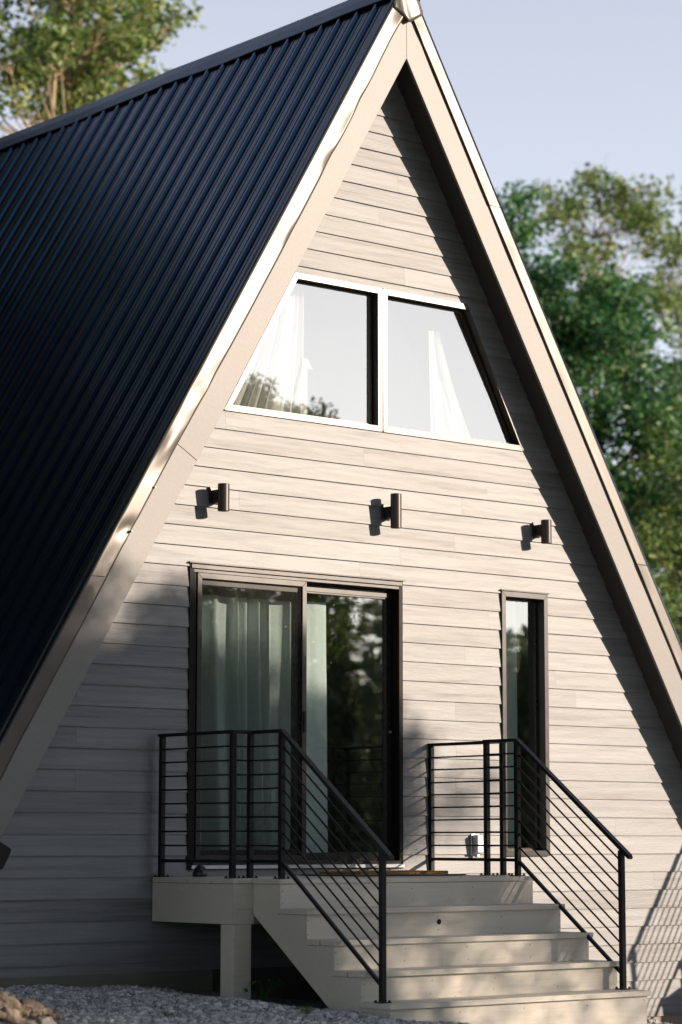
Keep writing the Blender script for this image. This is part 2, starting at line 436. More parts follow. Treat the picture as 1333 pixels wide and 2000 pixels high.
wall_piece(UZ0, UZ1, G0, ul); wall_piece(UZ0, UZ1, ur, G1)
wall_piece(UZ1, ZA_SOF - 0.01, G0, G1)
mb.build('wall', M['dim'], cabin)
MB().box(-4.6, -1.7, -0.016, 0.01, -1.3, -0.832).build('skirt_board', M['skirt'], cabin, bevel=0.003)
MB().box(-0.4, 4.7, 0.004, 0.2, -2.2, -1.30).build('foundation', M['found'], cabin)
MB().prism_xz([(-gl(ZB), ZB), (gl(ZB), ZB), (0, ZA_SOF)], YB - 0.25, YB - 0.2).build('rear_wall', M['siding'], cabin)

# interior
MB().box(-3.7, 3.7, 0.13, 8.7, -0.25, -0.12).build('interior_floor', M['floor'], cabin)
MB().box(-2.28, 2.28, 0.13, 8.7, 2.35, 2.5).build('upper_floor', M['white'], cabin)
MB().prism_xz([(-2.25, 2.5), (2.25, 2.5), (0.0, 6.3)], 1.0, 1.1).build('sun_catch_partition', M['white'], cabin)  # set close behind the glass to catch a visible sun patch
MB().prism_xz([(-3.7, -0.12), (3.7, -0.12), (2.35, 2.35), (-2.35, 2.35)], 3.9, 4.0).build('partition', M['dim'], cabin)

# roof deck / soffit (ceiling) boards and roofing
def slope_box(sign, za0, za1, z_bot, y0, y1):
    poly = [(sign * s * (za0 - z_bot), z_bot), (sign * s * (za1 - z_bot), z_bot), (0, za1), (0, za0)]
    return MB().prism_xz(poly, y0, y1)
for sg in (-1, 1):
    slope_box(sg, ZA_SOF, ZR - 0.05, -1.0, YF + 0.025, YB).build('soffit', M['soffit'], cabin)

def roof(sign):
    # profile along y: ribs every 0.2286 m, two low ribs between
    prof = []
    y = YF - 0.012; i = 0
    while y < YB:
        prof += [(y, 0), (y + 0.010, 0.023), (y + 0.032, 0.023), (y + 0.044, 0.0)]
        for c in (0.095, 0.165): prof += [(y + c - 0.010, 0), (y + c - 0.004, 0.004), (y + c + 0.004, 0.004), (y + c + 0.010, 0)]
        y += 0.2286
    W = (ZR + 0.80) * n_
    rows = 46; mb = MB()
    ph = rng.uniform(0, 6.28, 60)
    for j in range(rows + 1):
        w = W * j / rows
        for (yy, h) in prof:
            pan = int((yy - YF) / 0.9144)
            h2 = h + 0.0035 * math.sin(w * 1.9 + 1.7 * math.sin(yy * 0.9)) * math.sin(yy * 2.7 + 0.8 * w) 
            mb.v.append((sign * (s * w / n_ + h2 / n_), yy, ZR - w / n_ + h2 * s / n_))
    m = len(prof)
    for j in range(rows):
        for k in range(m - 1):
            a = j * m + k
            mb.f.append((a, a + 1, a + m + 1, a + m) if sign < 0 else (a, a + m, a + m + 1, a + 1))
    if sign < 0:
        for wr in (0.32, 1.1, 1.95, 2.8, 3.65, 4.5, 5.35, 6.2):
            yy = YF + 0.06
            while yy < YB - 0.1:
                q0 = len(mb.f); w = wr + 0.01 * math.sin(yy * 40); h2 = 0.001
                c = Vector((-(s * w / n_), yy, ZR - w / n_)); nn_ = Vector((-1 / n_, 0, s / n_))
                mb.tube([c + nn_ * 0.0, c + nn_ * 0.009], 0.0075, 6); yy += 0.2286
    return mb.build('roof_panel', M['roof'], cabin)
roof(-1); roof(1)
# ridge cap: three lapped lengths with wavy lower edges
y0 = YF - 0.03
for q, (ya, yb) in enumerate([(YF - 0.03, 2.95), (2.88, 5.95), (5.88, YB + 0.05)]):
    mb = MB(); N = 60
    for j in range(N + 1):
        y = ya + (yb - ya) * j / N
        wv = 0.003 * math.sin(y * 5.1 + q) + 0.004 * math.sin(y * 2.3 + 1.3 * q)
        sag = -0.012 * math.sin(math.pi * (j / N)) - 0.003 * q
        for w, h in ((0.20, 0.028), (0.196, 0.036), (0.10, 0.040), (0.0, 0.034)):
            hh = h + wv * (w / 0.19) + 0.006 * q * 0
            mb.v.append((-(s * w / n_ + hh / n_), y, ZR - w / n_ + hh * s / n_ + sag))
        for w, h in ((0.10, 0.040), (0.196, 0.036), (0.20, 0.028)):
            mb.v.append(((s * w / n_ + h / n_), y, ZR - w / n_ + h * s / n_ + sag))
    for j in range(N):
        for k in range(6):
            a = j * 7 + k; mb.f.append((a, a + 1, a + 8, a + 7))
    o = fix_normals(mb.build('ridge_cap', M['cap'], cabin, smooth=False))
    so = o.modifiers.new('solid', 'SOLIDIFY'); so.thickness = 0.002

# rake fascia boards
def rake_poly(sign, za0, za1, zlo, zhi_mitre=True, ztop=None):
    if ztop is None:
        return [(sign * s * (za0 - zlo), zlo), (sign * s * (za1 - zlo), zlo), (sign * 0.0012, za1), (sign * 0.0012, za0)]
    return [(sign * s * (za0 - zlo), zlo), (sign * s * (za1 - zlo), zlo), (sign * s * (za1 - ztop), ztop), (sign * s * (za0 - ztop), ztop)]
MB().prism_xz(rake_poly(1, ZA_IN, 6.93, -1.0), YF, YF + 0.024).build('fascia_board', M['fascia'], cabin, bevel=0.0015)
# left rake is two boards joined on a scarf
x1, z1 = -2.250, 2.985; x2, z2 = -2.075, 2.895
up_b = [(-0.0012, ZA_IN), (-0.0012, 6.93), (-s * (6.93 - 3.03), 3.03), (-s * (ZA_IN - 2.885), 2.885)]
lo_b = [(-s * (ZA_IN - 2.882), 2.882), (-s * (6.93 - 3.027), 3.027), (-s * (6.93 + 1.0), -1.0), (-s * (ZA_IN + 1.0), -1.0)]
MB().prism_xz(up_b, YF, YF + 0.024).build('fascia_board', M['fascia'], cabin, bevel=0.0015)
MB().prism_xz(lo_b, YF + 0.001, YF + 0.025).build('fascia_board', M['fascia'], cabin, bevel=0.0015)

# metal rake trim, dented along its lower edge on the left
def trim(sign, z_hi, z_lo, amp, name='rake_trim', seed=0, droop=0.0):
    rg = np.random.default_rng(seed); N = 260; mb = MB(); K = 9
    L = (z_hi - z_lo)
    bumps = [(rg.uniform(0, L), rg.uniform(0.04, 0.13), rg.uniform(-1.3, 1.3) , rg.uniform(0.0, 0.7)) for _ in range(int(L * 4.2))]
    for j in range(N + 1):
        z = z_hi - L * j / N; d = z_hi - z
        base = 0.35 * math.sin(d * 2.1 + seed) + 0.25 * math.sin(d * 4.7 + 2 * seed)
        b = base
        for (c, wd, a, cc) in bumps: b += a * 1.3 * math.exp(-((d - c) / wd) ** 2)
        for k in range(K):
            t = k / (K - 1)                      # 0 lower edge, 1 outer edge
            lo_za = ZA_SEAM - droop * max(0, math.sin(math.pi * min(1, d / 4.0)))
            za = lo_za + (ZA_OUT + 0.005 - lo_za) * t
            dy = amp * b * (1 - t) ** 1.3 * (0.4 + 0.6 * math.cos(t * 2.2 + d))
            mb.v.append((sign * s * (za - z), YF - 0.016 + max(min(dy, 0.013), -0.03) + (0.009 * t if sign > 0 else 0.0), z))
        # return over the roof edge
        za = ZA_OUT + 0.012
        mb.v.append((sign * s * (za - z), YF - 0.008 + (0.018 if sign > 0 else 0), z)); mb.v.append((sign * s * (za - z), YF + 0.07, z))
    K2 = K + 2
    for j in range(N):
        for k in range(K2 - 1):
            a = j * K2 + k; mb.f.append((a, a + 1, a + K2 + 1, a + K2))
    o = fix_normals(mb.build(name, M['trim'], cabin, smooth=True))
    so = o.modifiers.new('solid', 'SOLIDIFY'); so.thickness = 0.0015
    return o
t1 = trim(-1, 6.80, 1.95, 0.026, seed=3, droop=0.05)
t1['label'] = 'crumpled upper length of the metal rake trim'
trim(-1, 1.97, -0.95, 0.008, seed=5)
trim(1, 6.80, 5.30, 0.004, seed=8); trim(1, 5.32, 2.43, 0.003, seed=9); trim(1, 2.45, -0.95, 0.003, seed=12)
# folded apex cap
mb = MB(); N = 10
rows = []
for j in range(N + 1):
    t = j / N; z = 6.66 + 0.40 * t
    hw = min(s * (7.07 - z), 0.155)
    for k in range(13):
        u = -1 + 2 * k / 12
        inner = 0.0
        x = u * hw
        zz = z + (0.10 * abs(u) * (1 - t))
        if zz > 7.065 - abs(x) / s: zz = 7.065 - abs(x) / s
        mb.v.append((x, YF - 0.026 - 0.018 * (1 - abs(u)) * (1 - t * 0.4) + 0.007 * math.sin(u * 6 + t * 4), zz))
for j in range(N):
    for k in range(12):
        a = j * 13 + k; mb.f.append((a, a + 1, a + 14, a + 13))
o = fix_normals(mb.build('apex_cap', M['trim'], cabin, smooth=True)); so = o.modifiers.new('solid', 'SOLIDIFY'); so.thickness = 0.002
# trim screws
for (x, z, y) in ((-2.463, 2.648, YF - 0.012), (-2.665, 2.31, YF - 0.012)):
    MB().tube([(x, y - 0.02, z), (x, y + 0.02, z)], 0.009, 8).build('trim_screw', M['trim'], cabin)

# windows -----------------------------------------------------------------
def poly_frame(outer, inner, y0, y1):
    mb = MB(); n = len(outer)
    for i in range(n):
        a, b = outer[i], outer[(i + 1) % n]; c, d = inner[(i + 1) % n], inner[i]
        mb.prism_xz([a, b, c, d], y0, y1)
    return mb
def inset(poly, w):
    ws = w if isinstance(w, list) else [w] * len(poly)
    n = len(poly); res = []
    cx = sum(p[0] for p in poly) / n; cz = sum(p[1] for p in poly) / n
    lines = []
    for i in range(n):
        a, b = Vector(poly[i]), Vector(poly[(i + 1) % n]); d = (b - a).normalized(); nn = Vector((-d.y, d.x))
        if nn.dot(Vector((cx, cz)) - a) < 0: nn = -nn
        lines.append((a + nn * ws[i], d))
    for i in range(n):
        p, d = lines[i - 1]; q, e = lines[i]
        den = d.x * e.y - d.y * e.x; t = ((q.x - p.x) * e.y - (q.y - p.y) * e.x) / den
        res.append(tuple(p + d * t))
    return res
def pane(poly, y, mat, parent):
    n = len(poly)
    return MB().add([(x, y, z) for x, z in poly], [tuple(range(n))]).build('pane', mat, parent)

# upper trapezoid window, two lights
MU = -0.040
def upper_light(poly, right):
    pl = [Vector(p) for p in poly]
    f = poly_frame(poly, inset(poly, [0.048, 0.014, 0.048, 0.048] if right else 0.048), -0.014, 0.075).build('window', M['frame'], cabin, bevel=0.002)
    f['label'] = 'right half of the upper trapezoid window' if right else 'left half of the upper trapezoid window'
    ins = inset(poly, [0.046, 0.013, 0.046, 0.046] if right else 0.046)
    poly_frame(ins, inset(ins, 0.020), 0.048, 0.068).build('sash', M['door'], f)
    pane(inset(poly, [0.05, 0.02, 0.05, 0.05] if right else 0.050), 0.058, M['glass_up'], f)
    return f
upper_light([(-1.634, UZ0), (MU - 0.003, UZ0), (MU - 0.003, UZ1), (-0.942, UZ1)], False)
upper_light([(MU + 0.003, UZ0), (1.515, UZ0), (0.884, UZ1), (MU + 0.003, UZ1)], True)
# narrow window
P = [(NX0, NZ0), (NX1, NZ0), (NX1, NZ1), (NX0, NZ1)]
f = poly_frame(P, inset(P, 0.045), -0.024, 0.095).build('window', M['frame'], cabin, bevel=0.002)
f['label'] = 'tall narrow window right of the sliding door'
ins = inset(P, 0.044); poly_frame(ins, inset(ins, 0.022), 0.06, 0.09).build('sash', M['door'], f)
pane(inset(P, 0.05), 0.075, M['glass'], f)
MB().box(NX0 - 0.012, NX1 + 0.012, -0.034, -0.002, NZ1 + 0.002, NZ1 + 0.012).build('head_flashing', M['door'], f)

# sliding door
P = [(DX0, DZ0), (DX1, DZ0), (DX1, DZ1), (DX0, DZ1)]
door = poly_frame(P, inset(P, 0.040), -0.018, 0.13).build('sliding_door', M['matte'], cabin, bevel=0.002)
MB().box(DX0 - 0.012, DX1 + 0.012, -0.036, -0.002, DZ1 + 0.002, DZ1 + 0.012).build('head_flashing', M['door'], door)
MB().box(DX0 + 0.012, DX1 - 0.012, -0.026, -0.0185, DZ1 - 0.036, DZ1 - 0.004).build('head_glare_strip', M['frame'], door, bevel=0.002)  # glossier strip laid on so the glare shows on the door head alone
MB().box(DX0 + 0.04, DX1 - 0.04, -0.018, 0.035, DZ1 - 0.062, DZ1 - 0.042).build('head_track', M['frame'], door)
MB().box(DX0 + 0.04, DX1 - 0.04, -0.03, 0.12, DZ0 + 0.036, DZ0 + 0.060).build('sill_track', M['frame'], door)
MB().box(DX0 + 0.02, DX1 - 0.01, -0.045, -0.022, DZ0 + 0.008, DZ0 + 0.034).build('sill', M['galv'], door)
MB().box(DX0 + 0.045, DX0 + 0.063, -0.012, 0.11, DZ0 + 0.06, DZ1 - 0.062).build('jamb_track', M['matte'], door)
SC = [(-1.862, -0.045), (-0.815, -0.045), (-0.815, 2.092), (-1.862, 2.092)]
scr = poly_frame(SC, inset(SC, 0.042), -0.010, 0.012).build('screen_panel', M['frame'], door, bevel=0.002)
i2 = inset(SC, 0.040)
MB().add([(x, 0.0, z) for x, z in i2], [(0, 1, 2, 3)]).build('insect_mesh', M['screen'], scr)
MB().box(-0.846, -0.826, -0.026, -0.010, 0.93, 1.09).build('handle', M['door'], scr, bevel=0.003)
LP = [(-1.89, -0.045), (-0.80, -0.045), (-0.80, 2.09), (-1.89, 2.09)]
lp = poly_frame(LP, inset(LP, 0.085), 0.022, 0.055).build('fixed_panel', M['door'], door, bevel=0.002)
pane(inset(LP, 0.08), 0.038, M['glass'], lp)
RP = [(-0.88, -0.045), (0.118, -0.045), (0.118, 2.075), (-0.88, 2.075)]
rp = poly_frame(RP, inset(RP, 0.062), 0.068, 0.105).build('sliding_panel', M['door'], door, bevel=0.002)
MB().box(-0.80, 0.115, 0.060, 0.068, 2.028, 2.060).build('top_rail', M['frame'], rp)
pane(inset(RP, 0.058), 0.086, M['glass'], rp)
MB().tube([(0.085, 0.064, 0.96), (0.085, 0.045, 0.96)], 0.010, 10).build('latch', M['galv'], rp)

# curtains -------------------------------------------------------------------
def curtain(x0t, x1t, x0b, x1b, zt, zb, y, folds, amp, mat, label, seed):
    rg = np.random.default_rng(seed); mb = MB(); N = folds * 14; K = 24
    ph = np.cumsum(rg.uniform(0.6, 1.5, folds + 2)); am = rg.uniform(0.3, 1.25, folds + 3)
    for j in range(K + 1):
        t = j / K; z = zt + (zb - zt) * t
        xa = x0t + (x0b - x0t) * t ** 1.3; xb = x1t + (x1b - x1t) * t ** 1.3
        for i in range(N + 1):
            u = i / N; q = (u + 0.055 * math.sin(u * 9 + seed) + 0.022 * math.sin(u * 23 + 2 * seed)) * folds + 0.12 * math.sin(t * 3 + seed)
            yy = y + amp * am[int(q) % (folds + 2)] * math.sin(2 * math.pi * q + 0.4 * math.sin(q * 1.7 + t * 1.2)) * (0.55 + 0.45 * t)
            mb.v.append((xa + (xb - xa) * (u + 0.010 * math.sin(6.28 * q * 0.5 + 1)), yy, z))
    for j in range(K):
        for i in range(N):
            a = j * (N + 1) + i; mb.f.append((a, a + 1, a + N + 2, a + N + 1))
    o = mb.build('curtain', mat, smooth=True)
    tag(o, label, 'curtain', 'curtains behind the cabin glass')
curtain(-1.72, -0.76, -1.72, -0.74, 1.96, -0.10, 0.27, 7, 0.085, M['curtain'], 'wide pleated teal curtain behind the insect screen of the sliding door', 1)
curtain(-0.66, -0.41, -0.66, -0.40, 1.97, -0.10, 0.24, 1, 0.02, M['curtain'], 'narrow pale teal curtain behind the clear right half of the sliding door', 2)
curtain(1.46, 1.66, 1.46, 1.66, 2.12, -0.10, 0.25, 2, 0.015, M['curtain'], 'green grey curtain at the left side of the tall narrow window', 3)
curtain(-0.98, -0.68, -1.42, -0.70, 4.44, 3.30, 0.22, 6, 0.03, M['curtain_w'], 'white sheer curtain in the left half of the upper window', 4)
curtain(0.66, 0.80, 0.68, 1.22, 4.30, 3.30, 0.22, 5, 0.03, M['curtain_w'], 'white sheer curtain flaring out in the right half of the upper window', 5)

# wall lamps -----------------------------------------------------------------
def lamp(x, zc, h, za, label):
    e = empty('wall_lamp', (x, 0, zc), label, 'lamp', 'cylinder lamps on the gable wall')
    MB().box(x - 0.045, x + 0.045, -0.026, -0.008, za - 0.062, za + 0.062).build('back_plate', M['lamp'], e, bevel=0.002)
    MB().box(x - 0.03, x + 0.03, -0.10, -0.026, za - 0.048, za + 0.038).build('arm', M['lamp'], e, bevel=0.003)
    MB().box(x - 0.02, x + 0.02, -0.10, -0.026, za - 0.060, za - 0.056).build('wire', M['lamp'], e)
    mb = MB(); seg = 40; y = -0.135; r = 0.044
    rings = [(-h / 2 + 0.02, r * 0.82), (-h / 2, r * 0.86), (-h / 2, r), (h / 2 - 0.002, r), (h / 2, r - 0.002), (h / 2, r * 0.86), (h / 2 - 0.02, r * 0.82)]
    for dz, rr in rings:
        for k in range(seg): mb.v.append((x + rr * math.cos(6.28318 * k / seg), y + rr * math.sin(6.28318 * k / seg), zc + dz))
    for j in range(len(rings) - 1):
        for k in range(seg):
            k2 = (k + 1) % seg; mb.f.append((j * seg + k, j * seg + k2, (j + 1) * seg + k2, (j + 1) * seg + k))
    mb.f.append(tuple(range(seg))[::-1]); mb.f.append(tuple((len(rings) - 1) * seg + k for k in range(seg)))
    o = fix_normals(mb.build('lamp_shade', M['lamp'], e, smooth=True))
    o.modifiers.new('es', 'EDGE_SPLIT').split_angle = R(40)
lamp(-1.722, 2.655, 0.205, 2.68, 'short bronze cylinder wall lamp above the left corner of the sliding door')
lamp(-0.010, 2.698, 0.273, 2.70, 'tallest bronze cylinder wall lamp, in the middle under the upper window')
lamp(1.652, 2.665, 0.195, 2.69, 'short bronze cylinder wall lamp above the tall narrow window')

# outlet box
ob = empty('outlet_box', (0.93, 0, 0.08), 'small silver weatherproof outlet box on the siding behind the right railing', 'outlet box')
MB().box(0.885, 0.975, -0.022, -0.006, -0.01, 0.165).build('back_plate', M['galv'], ob, bevel=0.003)
MB().box(0.892, 0.968, -0.085, -0.022, 0.005, 0.155).build('cover', M['galv'], ob, bevel=0.012)
MB().box(0.915, 0.945, -0.06, -0.03, -0.024, 0.005).build('latch', M['galv'], ob, bevel=0.003)

# ------------------------------------------------------------------ porch and stairs
XL, XR = -2.256, 0.490          # deck
SL, SR = -2.09, 0.326           # stairs
DT = -0.155
DF = -0.988
def porch(dx, label):
    e = empty('wooden_porch', (-0.9 + dx, -0.9, -1.0), label, 'porch')
    X0, X1, A0, A1 = XL + dx, XR + dx, SL + dx, SR + dx
    # deck planks run along x: 0.14 wide, slight gaps and uneven ends
    mb = MB(); y = -0.03; rr = np.random.default_rng(5)
    while y > DF + 0.02:
        y2 = max(y - 0.136, DF - 0.008); j = rr.uniform(-0.006, 0.006)
        mb.box(X0 - 0.012 + j, X1 + 0.012 - j, y2, y, DT - 0.036, DT + rr.uniform(-0.0015, 0.0015)); y = y2 - 0.006
    mb.build('deck_planks', M['deck'], e, bevel=0.005)
    MB().box(A0 - 0.014, A1 + 0.014, -1.304, DF - 0.012, DT - 0.035, DT - 0.001).build('stair_head_tread', M['deck'], e, bevel=0.004)
    # joists
    MB().box(X0, X0 + 0.04, -0.975, -0.02, -0.470, DT - 0.038).build('rim_joist', M['deck'], e, bevel=0.002)
    MB().box(X1 - 0.04, X1, -0.975, -0.02, -0.470, DT - 0.038).build('rim_joist', M['deck'], e, bevel=0.002)
    MB().box(X0 + 0.001, A0 + 0.02, DF, -0.977, -0.366, DT - 0.038).build('front_joist', M['deck'], e)
    MB().box(X0 + 0.003, A0 + 0.018, DF + 0.002, -0.979, -0.470, -0.368).build('front_joist', M['deck'], e)
    MB().box(A0 + 0.05, X1 - 0.045, -0.96, -0.92, -0.47, DT - 0.038).build('front_joist', M['deck'], e)
    for px in (X0 + 0.002, X1 - 0.158):
        MB().box(px, px + 0.156, DF + 0.002, DF + 0.15, gz(px, DF) - 0.3, -0.472).build('support_post', M['deck'], e, bevel=0.004)
    MB().box(X1 - 0.040, X1 - 0.02, -0.96, -0.02, gz(X1, -0.5) - 0.3, -0.473).build('sun_block_panel', M['skirt'], e)  # unseen panel added to keep the sun out from under the deck
    MB().prism_yz([(-1.0, -0.41), (-2.30, -1.36), (-1.0, -1.7)], A1 - 0.035, A1 - 0.012).build('sun_block_panel', M['skirt'], e)  # added likewise to stop sun passing under the stair
    # stairs
    noses = [(-1.304, DT), (-1.624, -0.355), (-1.910, -0.556), (-2.200, -0.752), (-2.479, -0.947)]
    rf = [-1.300, -1.591, -1.880, -2.161, -2.448]
    for sx0, sx1 in ((A0 + 0.002, A0 + 0.04), (A1 - 0.04, A1 - 0.002), ((A0 + A1) / 2 - 0.02, (A0 + A1) / 2 + 0.02)):
        poly = [(-0.992, DT - 0.038), (rf[0] + 0.022, DT - 0.038)]
        for i in range(1, 5):
            poly += [(rf[i - 1] + 0.022, noses[i][1] - 0.040), (rf[i] + 0.022, noses[i][1] - 0.040)]
        poly += [(rf[4] + 0.022, -1.35), (-2.30, -1.35), (-0.992, -0.40)]
        MB().prism_yz(poly, sx0, sx1).build('stringer', M['deck'], e)
    for i in range(5):
        zt = noses[i][1] - 0.038; zb = (noses[i + 1][1] - 0.002) if i < 4 else -1.35
        nb = MB().box(A0, A1, rf[i], rf[i] + 0.021, zb, zt)
        for x in (A0 + 0.018, A0 + 0.62, (A0 + A1) / 2, A1 - 0.60, A1 - 0.02):
            for z in (zt - 0.035, max(zb, -1.3) + 0.04):
                x2, z2 = x + rr.normal(0, 0.008), z + rr.normal(0, 0.006); q0 = len(nb.f)
                nb.tube([(x2, rf[i] + 0.002, z2), (x2, rf[i] - 0.0008, z2)], 0.0042, 8); nb.mi[q0] = (len(nb.f), 1)
        nb.build('riser', [M['deck'], M['lamp']], e)
    for i in range(1, 5):
        rr2 = rr.uniform(-0.006, 0.006)
        ymid = (noses[i][0] + rf[i - 1]) / 2
        mb = MB(); mb.box(A0 - 0.022 + rr2, A1 + 0.020, noses[i][0], ymid - 0.002, noses[i][1] - 0.037, noses[i][1])
        mb.box(A0 - 0.018 - rr2, A1 + 0.020, ymid + 0.002, rf[i - 1] - 0.001, noses[i][1] - 0.037, noses[i][1] - 0.001)
        mb.build('tread', M['deck'], e, bevel=0.004)
    return e
porch(0, 'beige painted wooden porch with five front steps at the cabin door')
# knot hole in the second riser
mk = MB(); 
mk.tube([(-0.885, -1.5955, -0.462), (-0.885, -1.5905, -0.462)], 0.019, 14)

# ------------------------------------------------------------------ railings
def railing(label, A, B, Cc, D, E, dx=0.0, zt=0.866, ze=0.052):
    """posts: A at wall, B deck corner, Cc stair corner, D stair head, E stair foot"""
    def sh(p): return (p[0] + dx, p[1])
    A, B, Cc, D, E = map(sh, (A, B, Cc, D, E))
    e = empty('metal_railing', (Cc[0], Cc[1], DT), label, 'railing', 'black metal porch railings')
    hw = 0.019
    def post(p, zb, ztop):
        o = MB().box(p[0] - hw, p[0] + hw, p[1] - hw, p[1] + hw, zb, ztop).build('post', M['rail'], e, bevel=0.003)
        mb = MB().box(p[0] - 0.042, p[0] + 0.042, p[1] - 0.042, p[1] + 0.042, zb, zb + 0.006)
        for a in (-1, 1):
            for b in (-1, 1): mb.tube([(p[0] + a * 0.032, p[1] + b * 0.032, zb + 0.006), (p[0] + a * 0.032, p[1] + b * 0.032, zb + 0.018)], 0.009, 6)
        mb.build('base_plate', M['rail'], o)
    for p in (A, B, Cc, D): post(p, DT + 0.0005, zt - 0.012)
    post(E, -0.9465, ze - 0.012 + (zt - ze) / abs(E[1] - D[1]) * 0.0)
    zs = [0.765, 0.667, 0.567, 0.469, 0.370, 0.272, 0.173, 0.072]
    zbot = -0.036
    def sec(P, Q, lip=0.0):
        d = Vector((Q[0] - P[0], Q[1] - P[1], 0)).normalized()
        for z in zs:
            w = rng.uniform(-0.002, 0.002)
            MB().tube([(P[0] + d.x * hw * 0.5, P[1] + d.y * hw * 0.5, z + w), (Q[0] - d.x * hw * 0.5, Q[1] - d.y * hw * 0.5, z - w)], 0.0068, 8).build('bar', M['rail'], e, smooth=True)
        MB().sqbar((P[0] + d.x * hw, P[1] + d.y * hw, zbot), (Q[0] - d.x * hw, Q[1] - d.y * hw, zbot), 0.024, 0.024).build('bottom_rail', M['rail'], e, bevel=0.002)
    sec(A, B); sec(B, Cc); sec(Cc, D)
    # handrails
    T = 0.022; Wd = 0.046
    k = 0.03
    MB().box(A[0] - Wd / 2, A[0] + Wd / 2, B[1] - Wd / 2, A[1] + k, zt - 0.012, zt + 0.012).build('handrail', M['rail'], e, bevel=0.003)
    xa, xb = sorted((B[0], Cc[0]))
    if B[0] < Cc[0]: MB().box(B[0] + Wd / 2, Cc[0] - Wd / 2, B[1] - Wd / 2, B[1] + Wd / 2, zt - 0.012, zt + 0.012).build('handrail', M['rail'], e, bevel=0.003)
    else: MB().box(Cc[0] + Wd / 2, B[0] - Wd / 2, B[1] - Wd / 2, B[1] + Wd / 2, zt - 0.012, zt + 0.012).build('handrail', M['rail'], e, bevel=0.003)
    mb = MB()
    sl = (zt - ze) / (D[1] - E[1])
    yend = E[1] - 0.085; zend = ze - sl * 0.085
    prof = [(Cc[1] + Wd / 2, zt + 0.012), (D[1] - 0.005, zt + 0.012), (yend, zend + 0.012 + 0.012), (yend - 0.012, zend + 0.0), (yend, zend - 0.012), (D[1] - 0.02 + 0.02, zt - 0.013), (Cc[1] + Wd / 2, zt - 0.012)]
    mb.prism_yz(prof, Cc[0] - Wd / 2, Cc[0] + Wd / 2)
    fix_normals(mb.build('handrail', M['rail'], e, bevel=0.003))
    for z in zs + [zbot]:
        off = zt - z
        p0 = (D[0], D[1] - (hw if z != zbot else hw), z - sl * hw); p1 = (E[0], E[1] + hw * 0.5, ze - off + sl * hw * 0.5 + 0.008)
        if z == zbot: MB().sqbar(p0, p1, 0.024, 0.024).build('bottom_rail', M['rail'], e, bevel=0.002)
        else: MB().tube([p0, p1], 0.0068, 8).build('bar', M['rail'], e, smooth=True)
    return e
railing('black metal railing on the left side of the porch, in front of the sliding door',
        (-2.22, -0.078), (-2.224, -0.93), (-2.05, -0.905), (-2.05, -1.262), (-2.05, -2.330))
railing('black metal railing on the right side of the porch, in front of the narrow window',
        (0.455, -0.02), (0.455, -0.845), (0.290, -0.842), (0.290, -1.179), (0.290, -2.254))
# a second set of steps stands beyond the right edge of the photograph; its railing throws the ladder of shadows
DX2 = 4.725 + 2.05
porch(DX2, 'second beige porch with steps standing past the right corner of the cabin')
railing('black metal railing of the second porch past the right corner of the cabin',
        (-2.22, -0.078), (-2.224, -0.93), (-2.05, -0.905), (-2.05, -1.262), (-2.05, -2.330), dx=DX2)

# ------------------------------------------------------------------ small things on the porch
kn = mk.build('knot_hole', M['matte'], [o for o in scene.objects if o.name == 'wooden_porch'][0])
def mat_obj(name, x0, x1, y0, y1, z0, z1, mat, label, hairy=False):
    o = MB().box(x0, x1, y0, y1, z0, z1).build(name, mat, bevel=0.004); tag(o, label, 'mat'); return o
mat_obj('rubber_mat', -0.95, 0.15, -0.76, -0.10, DT + 0.002, DT + 0.012, M['rubber'], 'thin black mat lying under the brown doormat on the porch')
o = MB(); 
for _ in range(2600):
    x, y = rng.uniform(-0.8, 0.08), rng.choice([rng.uniform(-0.63, -0.15), rng.uniform(-0.635, -0.60)])
    h = rng.uniform(0.018, 0.026); d = 0.003
    z0 = DT + 0.030
    o.add([(x - d, y, z0), (x + d, y - d, z0), (x, y + d, z0), (x + rng.normal(0, .004), y + rng.normal(0, .004), z0 + h * 0.35)], [(0, 1, 3), (1, 2, 3), (2, 0, 3)])
o.box(-0.8, 0.08, -0.63, -0.15, DT + 0.0135, DT + 0.031)
tag(o.build('doormat', M['coir']), 'brown coir doormat in front of the sliding door', 'doormat')
# dome
mb = MB(); seg = 24
prof = [(0.050, 0), (0.054, 0.006), (0.054, 0.022), (0.050, 0.042), (0.040, 0.062), (0.024, 0.078), (0.010, 0.083)]
cx, cy = -2.014, -0.27
for r0, z in prof:
    for k in range(seg): mb.v.append((cx + r0 * math.cos(6.28318 * k / seg), cy + r0 * math.sin(6.28318 * k / seg), DT + 0.003 + z))
for j in range(len(prof) - 1):
    for k in range(seg):
        k2 = (k + 1) % seg; mb.f.append((j * seg + k, j * seg + k2, (j + 1) * seg + k2, (j + 1) * seg + k))
mb.f.append(tuple((len(prof) - 1) * seg + k for k in range(seg))); mb.f.append(tuple(range(seg))[::-1])
tag(fix_normals(mb.build('door_stopper', M['rubber'], smooth=True)), 'small black dome sitting on the porch boards behind the left railing', 'door stopper')

# dark pointed piece of unidentified kind at the left edge
br = MB().prism_xz([(-3.86, 0.16), (-3.70, 0.075), (-3.655, 0.05), (-3.665, 0.015), (-3.72, -0.085), (-3.86, -0.12)], -0.33, -0.29)
br = br.build('dark_pointed_piece', M['rail'], bevel=0.004); tag(br, 'dark pointed unidentified piece at the left rake board, low by the siding', 'bracket')

